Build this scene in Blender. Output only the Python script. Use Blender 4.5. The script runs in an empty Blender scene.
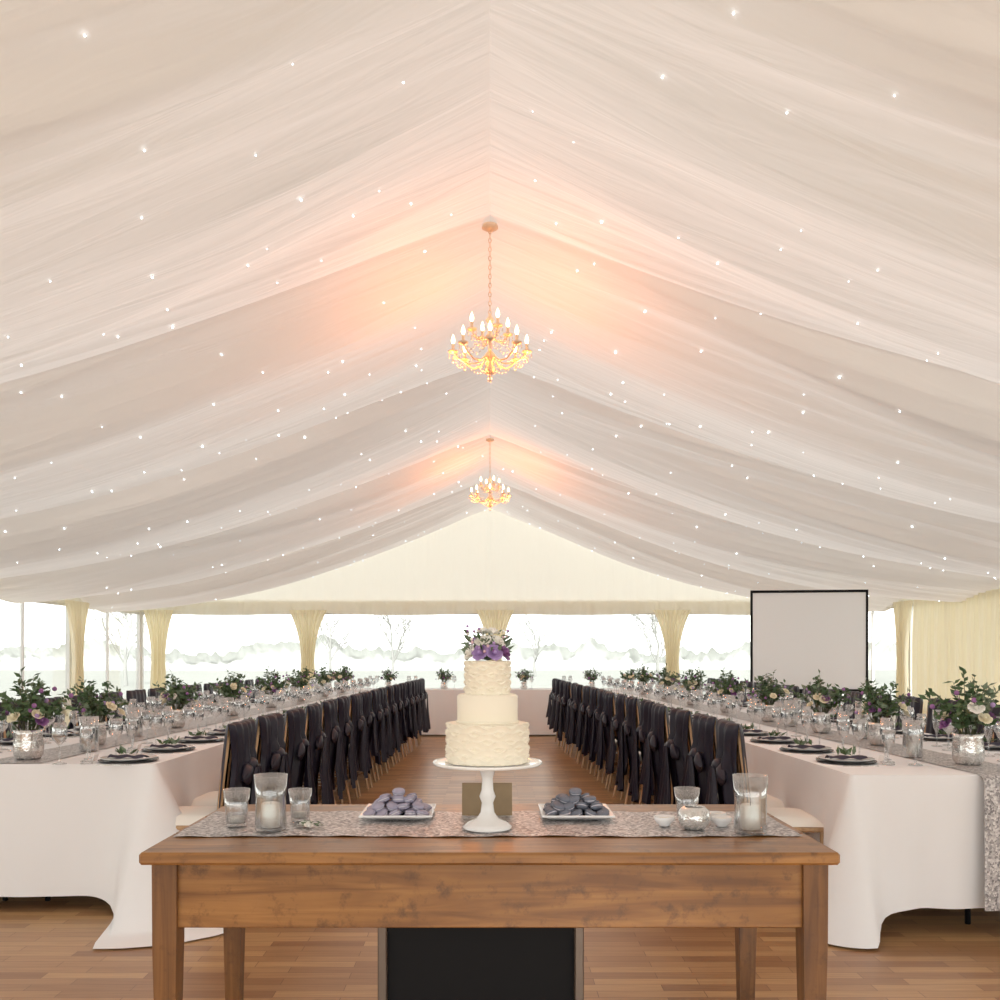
import bpy, math, random
from mathutils import Vector, Matrix, Euler, noise as mnoise
R = random.Random(7)
pi = math.pi
scene = bpy.context.scene

# ------------------------------------------------------------------ materials
def newmat(name):
    m = bpy.data.materials.new(name); m.use_nodes = True
    nt = m.node_tree; nt.nodes.clear()
    out = nt.nodes.new('ShaderNodeOutputMaterial')
    return m, nt, out
def pbr(name, col, rough=0.5, metal=0.0, noise=None, bump=None, spec=0.5):
    m, nt, out = newmat(name)
    b = nt.nodes.new('ShaderNodeBsdfPrincipled')
    b.inputs['Base Color'].default_value = (*col, 1)
    b.inputs['Roughness'].default_value = rough
    b.inputs['Metallic'].default_value = metal
    b.inputs['Specular IOR Level'].default_value = spec
    tc = nt.nodes.new('ShaderNodeTexCoord')
    if noise:
        n = nt.nodes.new('ShaderNodeTexNoise'); n.inputs['Scale'].default_value = noise[0]
        nt.links.new(tc.outputs['Object'], n.inputs['Vector'])
        mx = nt.nodes.new('ShaderNodeMix'); mx.data_type = 'RGBA'
        mx.inputs['A'].default_value = (*[c*(1-noise[1]) for c in col], 1)
        mx.inputs['B'].default_value = (*[min(1, c*(1+noise[1])) for c in col], 1)
        nt.links.new(n.outputs['Fac'], mx.inputs['Factor'])
        nt.links.new(mx.outputs['Result'], b.inputs['Base Color'])
    if bump:
        n = nt.nodes.new('ShaderNodeTexNoise'); n.inputs['Scale'].default_value = bump[0]
        nt.links.new(tc.outputs['Object'], n.inputs['Vector'])
        bp = nt.nodes.new('ShaderNodeBump'); bp.inputs['Strength'].default_value = bump[1]
        bp.inputs['Distance'].default_value = 0.01
        nt.links.new(n.outputs['Fac'], bp.inputs['Height'])
        nt.links.new(bp.outputs['Normal'], b.inputs['Normal'])
    nt.links.new(b.outputs[0], out.inputs[0])
    return m
def fabric(name, col, trans, stretch=(1,1,1), bscale=8, bstr=0.3, tcol=None, bdist=0.03):
    m, nt, out = newmat(name)
    d = nt.nodes.new('ShaderNodeBsdfDiffuse'); t = nt.nodes.new('ShaderNodeBsdfTranslucent')
    d.inputs[0].default_value = (*col, 1); t.inputs[0].default_value = (*(tcol or col), 1)
    mx = nt.nodes.new('ShaderNodeMixShader'); mx.inputs[0].default_value = trans
    tc = nt.nodes.new('ShaderNodeTexCoord'); mp = nt.nodes.new('ShaderNodeMapping')
    mp.inputs['Scale'].default_value = stretch
    n = nt.nodes.new('ShaderNodeTexNoise'); n.inputs['Scale'].default_value = bscale
    n.inputs['Detail'].default_value = 3; n.inputs['Distortion'].default_value = 0.6
    bp = nt.nodes.new('ShaderNodeBump'); bp.inputs['Strength'].default_value = bstr; bp.inputs['Distance'].default_value = bdist
    nt.links.new(tc.outputs['Object'], mp.inputs[0]); nt.links.new(mp.outputs[0], n.inputs['Vector'])
    nt.links.new(n.outputs['Fac'], bp.inputs['Height'])
    nt.links.new(bp.outputs[0], d.inputs['Normal']); nt.links.new(bp.outputs[0], t.inputs['Normal'])
    nt.links.new(d.outputs[0], mx.inputs[1]); nt.links.new(t.outputs[0], mx.inputs[2])
    nt.links.new(mx.outputs[0], out.inputs[0])
    return m
def emis(name, col, s):
    m, nt, out = newmat(name)
    e = nt.nodes.new('ShaderNodeEmission'); e.inputs[0].default_value = (*col, 1); e.inputs[1].default_value = s
    nt.links.new(e.outputs[0], out.inputs[0]); return m
def thin_glass(name, tint=(1,1,1), refl=0.5, base=0.04, rough=0.03):
    m, nt, out = newmat(name)
    t = nt.nodes.new('ShaderNodeBsdfTransparent'); t.inputs[0].default_value = (*tint, 1)
    g = nt.nodes.new('ShaderNodeBsdfGlossy'); g.inputs['Roughness'].default_value = rough
    lw = nt.nodes.new('ShaderNodeLayerWeight'); lw.inputs[0].default_value = 0.35
    ma = nt.nodes.new('ShaderNodeMath'); ma.operation = 'MULTIPLY_ADD'
    ma.inputs[1].default_value = refl; ma.inputs[2].default_value = base
    mx = nt.nodes.new('ShaderNodeMixShader')
    nt.links.new(lw.outputs['Facing'], ma.inputs[0]); nt.links.new(ma.outputs[0], mx.inputs[0])
    nt.links.new(t.outputs[0], mx.inputs[1]); nt.links.new(g.outputs[0], mx.inputs[2])
    nt.links.new(mx.outputs[0], out.inputs[0]); return m
def wood(name, c1, c2, rough=0.4, stretch=(0.6, 9, 9), scale=3.0, wear=0.0):
    m, nt, out = newmat(name)
    b = nt.nodes.new('ShaderNodeBsdfPrincipled'); b.inputs['Roughness'].default_value = rough
    tc = nt.nodes.new('ShaderNodeTexCoord'); mp = nt.nodes.new('ShaderNodeMapping'); mp.inputs['Scale'].default_value = stretch
    n = nt.nodes.new('ShaderNodeTexNoise'); n.inputs['Scale'].default_value = scale; n.inputs['Detail'].default_value = 8
    n.inputs['Distortion'].default_value = 1.2
    n2 = nt.nodes.new('ShaderNodeTexNoise'); n2.inputs['Scale'].default_value = 2.3; n2.inputs['Detail'].default_value = 5
    r = nt.nodes.new('ShaderNodeValToRGB'); r.color_ramp.elements[0].position = 0.30; r.color_ramp.elements[1].position = 0.72
    r.color_ramp.elements[0].color = (*c1, 1); r.color_ramp.elements[1].color = (*c2, 1)
    mx = nt.nodes.new('ShaderNodeMix'); mx.data_type = 'RGBA'; mx.blend_type = 'MULTIPLY'; mx.inputs['Factor'].default_value = 0.5
    r2 = nt.nodes.new('ShaderNodeValToRGB'); r2.color_ramp.elements[0].color = (0.55, 0.5, 0.45, 1); r2.color_ramp.elements[1].color = (1, 1, 1, 1)
    r2.color_ramp.elements[0].position = 0.35; r2.color_ramp.elements[1].position = 0.6
    bp = nt.nodes.new('ShaderNodeBump'); bp.inputs['Strength'].default_value = 0.15; bp.inputs['Distance'].default_value = 0.004
    L = nt.links.new
    L(tc.outputs['Object'], mp.inputs[0]); L(mp.outputs[0], n.inputs['Vector']); L(tc.outputs['Object'], n2.inputs['Vector'])
    L(n.outputs['Fac'], r.inputs[0]); L(n2.outputs['Fac'], r2.inputs[0])
    L(r.outputs[0], mx.inputs['A']); L(r2.outputs[0], mx.inputs['B'])
    last = mx.outputs['Result']
    if wear:
        n3 = nt.nodes.new('ShaderNodeTexNoise'); n3.inputs['Scale'].default_value = 16; n3.inputs['Detail'].default_value = 9; n3.inputs['Roughness'].default_value = .72
        r3 = nt.nodes.new('ShaderNodeValToRGB'); r3.color_ramp.elements[0].position = .53; r3.color_ramp.elements[1].position = .67
        r3.color_ramp.elements[0].color = (0,0,0,1); r3.color_ramp.elements[1].color = (wear,wear,wear,1)
        m3 = nt.nodes.new('ShaderNodeMix'); m3.data_type='RGBA'; m3.inputs['B'].default_value = (0.08,0.034,0.013,1)
        L(tc.outputs['Object'], n3.inputs['Vector']); L(n3.outputs['Fac'], r3.inputs[0]); L(r3.outputs[0], m3.inputs['Factor']); L(last, m3.inputs['A']); last = m3.outputs['Result']
    L(last, b.inputs['Base Color'])
    L(n.outputs['Fac'], bp.inputs['Height']); L(bp.outputs[0], b.inputs['Normal'])
    L(b.outputs[0], out.inputs[0]); return m
def sequin(name):
    m, nt, out = newmat(name)
    b = nt.nodes.new('ShaderNodeBsdfPrincipled'); b.inputs['Roughness'].default_value = 0.38; b.inputs['Metallic'].default_value = 0.35
    tc = nt.nodes.new('ShaderNodeTexCoord')
    v = nt.nodes.new('ShaderNodeTexVoronoi'); v.inputs['Scale'].default_value = 110
    r = nt.nodes.new('ShaderNodeValToRGB')
    r.color_ramp.elements[0].color = (0.20, 0.185, 0.19, 1); r.color_ramp.elements[1].color = (0.70, 0.67, 0.66, 1)
    r.color_ramp.elements[0].position = 0.15; r.color_ramp.elements[1].position = 0.85
    bp = nt.nodes.new('ShaderNodeBump'); bp.inputs['Strength'].default_value = 0.6; bp.inputs['Distance'].default_value = 0.004
    L = nt.links.new
    L(tc.outputs['Object'], v.inputs['Vector']); L(v.outputs['Color'], r.inputs[0]); L(r.outputs[0], b.inputs['Base Color'])
    L(v.outputs['Distance'], bp.inputs['Height']); L(bp.outputs[0], b.inputs['Normal']); L(b.outputs[0], out.inputs[0]); return m
def floor_mat():
    m, nt, out = newmat('strip_wood_floor')
    b = nt.nodes.new('ShaderNodeBsdfPrincipled'); b.inputs['Roughness'].default_value = 0.33
    tc = nt.nodes.new('ShaderNodeTexCoord')
    br = nt.nodes.new('ShaderNodeTexBrick'); br.offset = 0.37; br.inputs['Scale'].default_value = 1
    br.inputs['Brick Width'].default_value = 0.42; br.inputs['Row Height'].default_value = 0.068
    br.inputs['Mortar Size'].default_value = 0.0012; br.inputs['Bias'].default_value = 0.0
    br.inputs['Color1'].default_value = (0.30, 0.15, 0.068, 1); br.inputs['Color2'].default_value = (0.53, 0.32, 0.15, 1)
    br.inputs['Mortar'].default_value = (0.14, 0.06, 0.03, 1)
    mp = nt.nodes.new('ShaderNodeMapping'); mp.inputs['Scale'].default_value = (2, 40, 1)
    n = nt.nodes.new('ShaderNodeTexNoise'); n.inputs['Scale'].default_value = 2; n.inputs['Detail'].default_value = 6
    mx = nt.nodes.new('ShaderNodeMix'); mx.data_type = 'RGBA'; mx.blend_type = 'MULTIPLY'; mx.inputs['Factor'].default_value = 0.45
    r = nt.nodes.new('ShaderNodeValToRGB'); r.color_ramp.elements[0].color = (0.55, 0.5, 0.45, 1)
    r.color_ramp.elements[0].position = 0.3; r.color_ramp.elements[1].position = 0.62
    L = nt.links.new
    L(tc.outputs['Object'], br.inputs['Vector']); L(tc.outputs['Object'], mp.inputs[0]); L(mp.outputs[0], n.inputs['Vector'])
    L(n.outputs['Fac'], r.inputs[0]); L(br.outputs['Color'], mx.inputs['A']); L(r.outputs[0], mx.inputs['B'])
    L(mx.outputs['Result'], b.inputs['Base Color']); L(b.outputs[0], out.inputs[0]); return m

M = {}
M['ceil'] = fabric('ceiling_voile', (0.90, 0.825, 0.745), 0.235, (0.35, 3, 0.35), 2.6, 0.35, (0.93, 0.925, 0.905), 0.05)
M['ivory'] = fabric('ivory_lining', (0.96, 0.94, 0.88), 0.44, (5, 0.5, 0.4), 3, 0.25, (1.0, 0.97, 0.86))
M['opaque'] = pbr('ivory_board', (0.9, 0.88, 0.82), 0.8)
M['curtain'] = fabric('ivory_curtain', (0.95, 0.91, 0.78), 0.40, (4, 4, 0.3), 4, 0.2, (1.0, 0.91, 0.66))
M['linen'] = fabric('white_linen', (0.895, 0.90, 0.915), 0.05, (1, 1, 1), 2.5, 0.25)
M['sequin'] = sequin('silver_sequin')
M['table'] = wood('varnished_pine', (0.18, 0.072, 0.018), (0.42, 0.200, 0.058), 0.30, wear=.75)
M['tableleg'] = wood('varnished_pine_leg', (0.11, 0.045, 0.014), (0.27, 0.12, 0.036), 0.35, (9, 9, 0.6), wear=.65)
M['chairwood'] = wood('limed_wood', (0.42, 0.25, 0.13), (0.62, 0.42, 0.24), 0.4, (6, 6, 0.8))
M['sash'] = pbr('navy_plum_satin', (0.0145, 0.0125, 0.026), 0.42, 0, (30, 0.25), spec=0.4)
M['pad'] = pbr('ivory_seat_pad', (0.90, 0.88, 0.82), 0.8)
M['glass'] = thin_glass('clear_glass', (0.97, 0.98, 0.985), 0.9, 0.14, 0.08)
M['pvc'] = thin_glass('clear_pvc', (0.97, 0.98, 0.98), 0.25, 0.01, 0.08)
M['china'] = pbr('white_china', (0.88, 0.88, 0.88), 0.2)
M['charger'] = pbr('dark_charger', (0.03, 0.03, 0.035), 0.25)
M['napkin'] = pbr('plum_napkin', (0.045, 0.04, 0.065), 0.8)
M['leaf'] = pbr('leaf_green', (0.07, 0.13, 0.05), 0.5, 0, (25, 0.6))
M['leaf2'] = pbr('eucalyptus', (0.17, 0.23, 0.15), 0.55, 0, (25, 0.4))
M['stem'] = pbr('stem', (0.08, 0.09, 0.04), 0.7)
M['cream'] = pbr('cream_petal', (0.86, 0.80, 0.62), 0.6)
M['lilac'] = pbr('lilac_petal', (0.46, 0.32, 0.60), 0.6)
M['pink'] = pbr('pink_petal', (0.80, 0.56, 0.62), 0.6)
M['white'] = pbr('white_petal', (0.94, 0.92, 0.87), 0.6)
M['plum'] = pbr('plum_petal', (0.30, 0.13, 0.33), 0.6)
M['mercury'] = pbr('mercury_glass', (0.72, 0.72, 0.70), 0.18, 0.75, (40, 0.4), (60, 0.4))
M['icing'] = pbr('buttercream', (0.92, 0.86, 0.72), 0.55)
M['standm'] = pbr('white_ceramic', (0.9, 0.9, 0.89), 0.12)
M['candle'] = pbr('candle_wax', (0.92, 0.89, 0.82), 0.5)
M['mac1'] = pbr('lilac_grey_macaron', (0.35, 0.33, 0.43), 0.6, 0, (60, 0.15))
M['mac2'] = pbr('slate_macaron', (0.16, 0.175, 0.22), 0.6, 0, (60, 0.15))
M['macf'] = pbr('macaron_filling', (0.62, 0.6, 0.66), 0.6)
M['kraft'] = pbr('kraft_card', (0.30, 0.22, 0.13), 0.8, 0, (20, 0.2))
M['black'] = pbr('matt_black', (0.007, 0.007, 0.008), 0.6, spec=.2)
M['blackmetal'] = pbr('black_metal', (0.02, 0.02, 0.022), 0.35, 0.6)
M['steel'] = pbr('bronze_frame', (0.16, 0.125, 0.10), 0.4, 0.7)
M['alu'] = pbr('white_frame', (0.85, 0.85, 0.83), 0.4)
M['screen'] = pbr('projection_fabric', (0.93, 0.95, 0.97), 0.9)
M['chmetal'] = pbr('cream_brass', (0.80, 0.66, 0.50), 0.35, 0.3)
M['crystal'] = thin_glass('crystal', (1, 0.93, 0.84), 0.8, 0.35)
M['bulb'] = emis('flame_bulb', (1.0, 0.72, 0.38), 12)
M['star'] = emis('led_star', (0.80, 0.90, 1.0), 10)
M['floor'] = floor_mat()
M['grass'] = pbr('glare_pale_grass', (0.50, 0.51, 0.46), 0.95, 0, (0.4, 0.12))  # lightened so brighter daylight off the ground is put into the colour
M['bark'] = pbr('pale_bark', (0.38, 0.38, 0.36), 0.9)
M['hedge'] = pbr('haze_pale_hedge', (0.66, 0.67, 0.65), 0.95, 0, (0.6, 0.15))  # paleness is outdoor haze put into the hedge colour

# ------------------------------------------------------------------ mesh builder
class MB:
    def __init__(s): s.v=[]; s.f=[]; s.m=[]; s.mats=[]; s.sm=[]
    def mi(s, k):
        if k not in s.mats: s.mats.append(k)
        return s.mats.index(k)
    def add(s, vs, fs, mat, smooth=True, T=None):
        o=len(s.v)
        if T is not None: vs=[T @ Vector(v) for v in vs]
        s.v += [tuple(v) for v in vs]; i=s.mi(mat)
        for f in fs: s.f.append([a+o for a in f]); s.m.append(i); s.sm.append(smooth)
    def box(s, x0,x1,y0,y1,z0,z1, mat, T=None, b=0.0):
        if b<=0:
            vs=[(x,y,z) for z in (z0,z1) for y in (y0,y1) for x in (x0,x1)]
            fs=[(0,2,3,1),(4,5,7,6),(0,1,5,4),(2,6,7,3),(0,4,6,2),(1,3,7,5)]
            s.add(vs,fs,mat,False,T); return
        vs=[];idx={}
        X=(x0,x1);Y=(y0,y1);Z=(z0,z1)
        for i in (0,1):
            for j in (0,1):
                for k in (0,1):
                    sx=b if i==0 else -b; sy=b if j==0 else -b; sz=b if k==0 else -b
                    idx[i,j,k,'x']=len(vs); vs.append((X[i],Y[j]+sy,Z[k]+sz))
                    idx[i,j,k,'y']=len(vs); vs.append((X[i]+sx,Y[j],Z[k]+sz))
                    idx[i,j,k,'z']=len(vs); vs.append((X[i]+sx,Y[j]+sy,Z[k]))
        fs=[]
        for i in (0,1): fs.append([idx[i,j,k,'x'] for j,k in ((0,0),(1,0),(1,1),(0,1))])
        for j in (0,1): fs.append([idx[i,j,k,'y'] for i,k in ((0,0),(1,0),(1,1),(0,1))])
        for k in (0,1): fs.append([idx[i,j,k,'z'] for i,j in ((0,0),(1,0),(1,1),(0,1))])
        for j in (0,1):
            for k in (0,1): fs.append([idx[0,j,k,'y'],idx[1,j,k,'y'],idx[1,j,k,'z'],idx[0,j,k,'z']])
        for i in (0,1):
            for k in (0,1): fs.append([idx[i,0,k,'x'],idx[i,1,k,'x'],idx[i,1,k,'z'],idx[i,0,k,'z']])
        for i in (0,1):
            for j in (0,1): fs.append([idx[i,j,0,'x'],idx[i,j,1,'x'],idx[i,j,1,'y'],idx[i,j,0,'y']])
        for i in (0,1):
            for j in (0,1):
                for k in (0,1): fs.append([idx[i,j,k,a] for a in 'xyz'])
        s.add(vs,fs,mat,False,T)
    def lathe(s, prof, mat, n=24, T=None, fn=None):
        vs=[];fs=[]
        for (r,z) in prof:
            for i in range(n):
                a=2*pi*i/n; rr=r if fn is None else fn(r,z,a)
                vs.append((rr*math.cos(a),rr*math.sin(a),z))
        for j in range(len(prof)-1):
            for i in range(n):
                i2=(i+1)%n; fs.append((j*n+i,j*n+i2,(j+1)*n+i2,(j+1)*n+i))
        s.add(vs,fs,mat,True,T)
    def tube(s, pts, r, mat, n=6, T=None, cap=True):
        pts=[Vector(p) for p in pts]
        rs = r if isinstance(r,(list,tuple)) else [r]*len(pts)
        vs=[];fs=[]
        for k,p in enumerate(pts):
            d=(pts[min(k+1,len(pts)-1)]-pts[max(k-1,0)]).normalized()
            up=Vector((0,0,1)) if abs(d.z)<0.9 else Vector((1,0,0))
            a=d.cross(up).normalized(); b=d.cross(a).normalized()
            for i in range(n):
                t=2*pi*i/n; vs.append(p+(a*math.cos(t)+b*math.sin(t))*rs[k])
        for k in range(len(pts)-1):
            for i in range(n):
                i2=(i+1)%n; fs.append((k*n+i,k*n+i2,(k+1)*n+i2,(k+1)*n+i))
        if cap: fs.append(list(range(n))); fs.append([(len(pts)-1)*n+i for i in range(n)])
        s.add(vs,fs,mat,True,T)
    def ball(s, c, r, mat, n=8, m=6, T=None):
        if not isinstance(r,(tuple,list)): r=(r,r,r)
        vs=[];fs=[]
        for j in range(m+1):
            ph=pi*j/m
            for i in range(n):
                a=2*pi*i/n
                vs.append((c[0]+r[0]*math.sin(ph)*math.cos(a),c[1]+r[1]*math.sin(ph)*math.sin(a),c[2]+r[2]*math.cos(ph)))
        for j in range(m):
            for i in range(n):
                i2=(i+1)%n; fs.append((j*n+i,(j+1)*n+i,(j+1)*n+i2,j*n+i2))
        s.add(vs,fs,mat,True,T)
    def grid(s, nu, nv, fn, mat, T=None):
        vs=[fn(i/(nu-1), j/(nv-1)) for j in range(nv) for i in range(nu)]
        fs=[(j*nu+i,j*nu+i+1,(j+1)*nu+i+1,(j+1)*nu+i) for j in range(nv-1) for i in range(nu-1)]
        s.add(vs,fs,mat,True,T)
    def leaf(s, p, d, L, w, mat, rnd):
        d=Vector(d).normalized(); up=Vector((rnd.uniform(-1,1),rnd.uniform(-1,1),rnd.uniform(-.2,1)))
        a=d.cross(up)
        if a.length<1e-3: a=Vector((1,0,0))
        a.normalize(); n=a.cross(d).normalized()
        p=Vector(p); m=p+d*L*0.5-n*w*0.25
        vs=[p, p+d*L*0.45+a*w*0.5, p+d*L+n*(-w*0.3), p+d*L*0.45-a*w*0.5, m]
        s.add(vs,[(0,1,4),(1,2,4),(2,3,4),(3,0,4)],mat,True)
    def rose(s, c, nrm, r, mat, rnd):
        nrm=Vector(nrm).normalized(); q=nrm.to_track_quat('Z','Y').to_matrix().to_4x4()
        T0=Matrix.Translation(c) @ q
        s.ball((0,0,r*0.25),(r*.35,r*.35,r*.45),mat,7,5,T0)
        for ring,(k,rr,tilt,h) in enumerate(((3,.38,.15,.75),(5,.62,.45,.62),(6,.9,.85,.42))):
            for i in range(k):
                a0=2*pi*(i+ring*.4+rnd.random()*.2)/k
                wd=2*pi/k*0.72
                def fn(u,v):
                    a=a0+(u-.5)*2*wd*(.6+.4*math.sin(pi*min(1,v+.2)))
                    rad=r*(0.12+(rr-.12)*math.sin(v*pi/2)) + r*tilt*.25*v*v
                    z=r*(h*(v**1.3)) - r*.25*v*v*tilt*abs(u-.5)*2
                    return (rad*math.cos(a),rad*math.sin(a),z)
                s.grid(5,4,fn,mat,T0)
    def mesh(s, name):
        me=bpy.data.meshes.new(name); me.from_pydata(s.v,[],s.f)
        for k in s.mats: me.materials.append(M[k])
        me.polygons.foreach_set('material_index', s.m); me.polygons.foreach_set('use_smooth', s.sm)
        me.update(); return me
    def obj(s, name, parent=None, loc=None, origin=None):
        if origin is not None:
            o=Vector(origin); s.v=[(v[0]-o.x,v[1]-o.y,v[2]-o.z) for v in s.v]; loc=origin
        return put(s.mesh(name), name, loc or (0,0,0), 0, parent)
def put(me, name, loc=(0,0,0), rz=0, parent=None, sc=1):
    ob=bpy.data.objects.new(name, me); scene.collection.objects.link(ob)
    ob.location=loc; ob.rotation_euler=(0,0,rz); ob.scale=(sc,sc,sc)
    if parent: ob.parent=parent
    return ob
def empty(name, loc=(0,0,0), rz=0):
    e=bpy.data.objects.new(name,None); scene.collection.objects.link(e); e.location=loc; e.rotation_euler=(0,0,rz); e.empty_display_size=.1; return e

# ------------------------------------------------------------------ dims
HW=6.9; YB=17.76; Y0=-1.2; BAY=2.96; RID=4.22; EAV=2.35; WT=2.16; WB=0.45
def ceil_z(x,y):
    s=min(1,abs(x)/HW)
    z=RID-(RID-EAV)*s
    t=(y/BAY)%1.0
    bs=(math.sin(pi*t)**0.72)*(1+.30*math.cos(pi*t)) if 0<t<1 else 0
    z-= (0.05+0.37*math.sin(pi*min(1,s*.80+.05))**0.8)*bs
    z-= 0.20*math.sin(pi*s)
    return z
def fold(x,y):
    s=min(1,abs(x)/HW); sg=1 if x>0 else 2.3
    t=(y/BAY)%1.0
    w=y+0.30*math.sin(pi*s)*math.sin(2*pi*t)+0.22*math.sin(2.6*s+y*1.3+sg)+.14*s*math.sin(y*2.3+sg*3)
    def ridge(q): return 1-2*abs(math.sin(q*.5))
    m1=.5+.5*math.sin(y*1.1+s*5+sg); m2=.5+.5*math.sin(y*2.3-s*6+sg*2)
    a=ridge(w*15+2.4*math.sin(s*2.2+y*.9+sg)) *.40*m1
    b=ridge(w*29+3.4*math.sin(s*2.6+y*2.0*sg)+sg)*.20*m2
    c=math.sin(w*6.1+1.8*math.sin(s*2.7-y*.7)+sg*2)*.95
    d=math.sin(w*56+4*math.sin(s*3+y*1.1))*.05*m1
    amp=.034*(.35+.65*math.sin(pi*min(1,.12+s*.80)))
    return amp*(a+b+c+d)

# ------------------------------------------------------------------ shell
mb=MB(); mb.box(-HW-.1,HW+.1,Y0-.1,YB+.15,-.06,0,'floor'); mb.obj('floor')
mb=MB()
for sg in (-1,1):
    nu,nv=80,1100
    def fn(u,v):
        x=sg*HW*u; y=Y0+(YB-Y0)*v
        return (x,y,ceil_z(x,y)-(fold(x if u>0 else sg*1e-6,y)*min(1,u*8)))
    mb.grid(nu,nv,fn,'ceil')
mb.obj('ceiling')

mb=MB()
def gf(u,v):
    x=-HW+2*HW*u; zt=ceil_z(x,YB)+.02; z=WT+(zt-WT)*v
    cen=(math.sin(x*9+.8*math.sin(x*2))*.6+math.sin(x*21)*.3)*.02*(1.1-v)+.03*math.exp(-(x/.05)**2)
    return (x,YB-.03-cen,z)
mb.grid(360,14,gf,'ivory')
mb.obj('gable_lining')
def valance(name, p0, p1, inward, zt, zb, bays):
    mb=MB(); p0=Vector(p0); p1=Vector(p1); L=(p1-p0).length
    def fn(u,v):
        p=p0.lerp(p1,u); sc=abs(math.sin(pi*u*bays))**.6
        zz=zb+.05*(1-sc)-.03*sc
        z=zt+(zz-zt)*v
        off=.05+.02*math.sin(u*L*14)+.012*math.sin(u*L*33)
        q=p+Vector(inward)*off*(.4+.8*v); return (q.x,q.y,z)
    mb.grid(int(L*26),6,fn,'ivory'); return mb.obj(name)
valance('trim_1',(-HW,YB-.02,0),(HW,YB-.02,0),(0,-1,0),2.36,2.13,4)
valance('trim_2',(-HW,Y0,0),(-HW,YB,0),(1,0,0),2.37,2.15,6)
valance('trim_3',(HW,Y0,0),(HW,YB,0),(-1,0,0),2.37,2.15,6)

win=0
def wall_back():
    global win
    mb=MB(); mb.box(-HW-.05,HW+.05,YB,YB+.05,0,WB,'ivory'); mb.box(-HW-.05,HW+.05,YB,YB+.05,WT,2.4,'ivory')
    xs=[-HW,-3.56,0.1,3.56,HW]
    for x in xs: mb.box(x-.05,x+.05,YB-.0,YB+.06,WB,WT,'alu')
    mb.obj('wall_back')
    for a,b in zip(xs[:-1],xs[1:]):
        win+=1; w=MB(); w.box(a+.05,b-.05,YB+.02,YB+.026,WB,WT,'pvc')
        w.box(a+.05,b-.05,YB+.01,YB+.04,WB,WB+.04,'alu'); w.box(a+.05,b-.05,YB+.01,YB+.04,WT-.04,WT,'alu')
        w.obj('window_%d'%win)
wall_back()
def wall_side(name,sg,solid):
    global win
    mb=MB(); xa,xb=(sg*HW,sg*(HW+.05)); xa,xb=min(xa,xb),max(xa,xb)
    mb.box(xa,xb,Y0,YB,0,WB,'ivory'); mb.box(xa,xb,Y0,YB,WT,2.4,'ivory')
    ys=[Y0]+[BAY*k for k in range(0,7)]
    for y in ys: mb.box(xa-.01,xb+.01,y-.05 if y>Y0 else y,min(y+.05,YB),WB,WT,'alu')
    for i,(a,b) in enumerate(zip(ys[:-1],ys[1:])):
        if i in solid: mb.box(xa,xb,a+.05,b-.05,WB,WT,'ivory')
        else:
            win+=1; w=MB(); xm=(xa+xb)/2; w.box(xm-.003,xm+.003,a+.05,b-.05,WB,WT,'pvc')
            w.box(xm-.02,xm+.02,a+.05,b-.05,WB,WB+.04,'alu'); w.box(xm-.02,xm+.02,a+.05,b-.05,WT-.04,WT,'alu')
            w.box(xm-.02,xm+.02,(a+b)/2-.02,(a+b)/2+.02,WB+.04,WT-.04,'alu')
            w.obj('window_%d'%win)
    mb.obj(name)
wall_side('wall_left',-1,[0]); wall_side('wall_right',1,[0,3])  # nearer bays, out of view, get added windows to let daylight in
mb=MB(); DW=5.2; DH=2.25  # unseen wall, opaque to block sun, wide doorway added to let daylight in
mb.box(-HW-.05,-DW,Y0-.1,Y0-.02,0,DH,'opaque'); mb.box(DW,HW+.05,Y0-.1,Y0-.02,0,DH,'opaque')
mb.box(-HW-.05,HW+.05,Y0-.1,Y0-.02,DH,2.4,'opaque')
mb.add([(-HW-.05,Y0-.06,2.4),(HW+.05,Y0-.06,2.4),(HW+.05,Y0-.06,2.45),(0,Y0-.06,4.4),(-HW-.05,Y0-.06,2.45)],[(0,1,2,3,4)],'opaque',False)
mb.obj('wall_front_unseen')

def curtain(c, axis, inward, wt, wm, wb, zt=2.2, zb=0.03, nf=7, mat='curtain', zt_tie=1.15):
    mb=MB(); axis=Vector(axis); inward=Vector(inward)
    def fn(u,v):
        z=zt+(zb-zt)*v
        tie=(zt-zt_tie)/(zt-zb)
        if v<tie: k=v/tie; w=wt+(wm-wt)*(1-(1-k)**2.2)
        else: k=(v-tie)/(1-tie); w=wm+(wb-wm)*k**.7
        off=.10+.035*math.sin(u*nf*2*pi+math.sin(v*3))+.012*math.sin(u*nf*5*pi)
        p=axis*(u-.5)*w+inward*off
        return (p.x,p.y,z)
    mb.grid(int(nf*14),22,fn,mat); 
    return mb.obj('curtain',None,(c[0],c[1],0))
for x in (-3.56,0.1,3.56): curtain((x,YB-.06),(1,0,0),(0,-1,0),.75,.26,.34)
curtain((-HW+.42,YB-.06),(1,0,0),(0,-1,0),.6,.26,.34)
curtain((HW-.42,YB-.06),(1,0,0),(0,-1,0),.6,.26,.34)
for k in (1,2,3,4,5):
    curtain((-HW+.02,BAY*k),(0,1,0),(1,0,0),.9,.3,.4)
for k in (1,2,3,5):
    curtain((HW-.02,BAY*k),(0,1,0),(-1,0,0),.7,.3,.4)
curtain((HW-.02,13.15),(0,1,0),(-1,0,0),2.5,2.5,2.5,nf=16)

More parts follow.
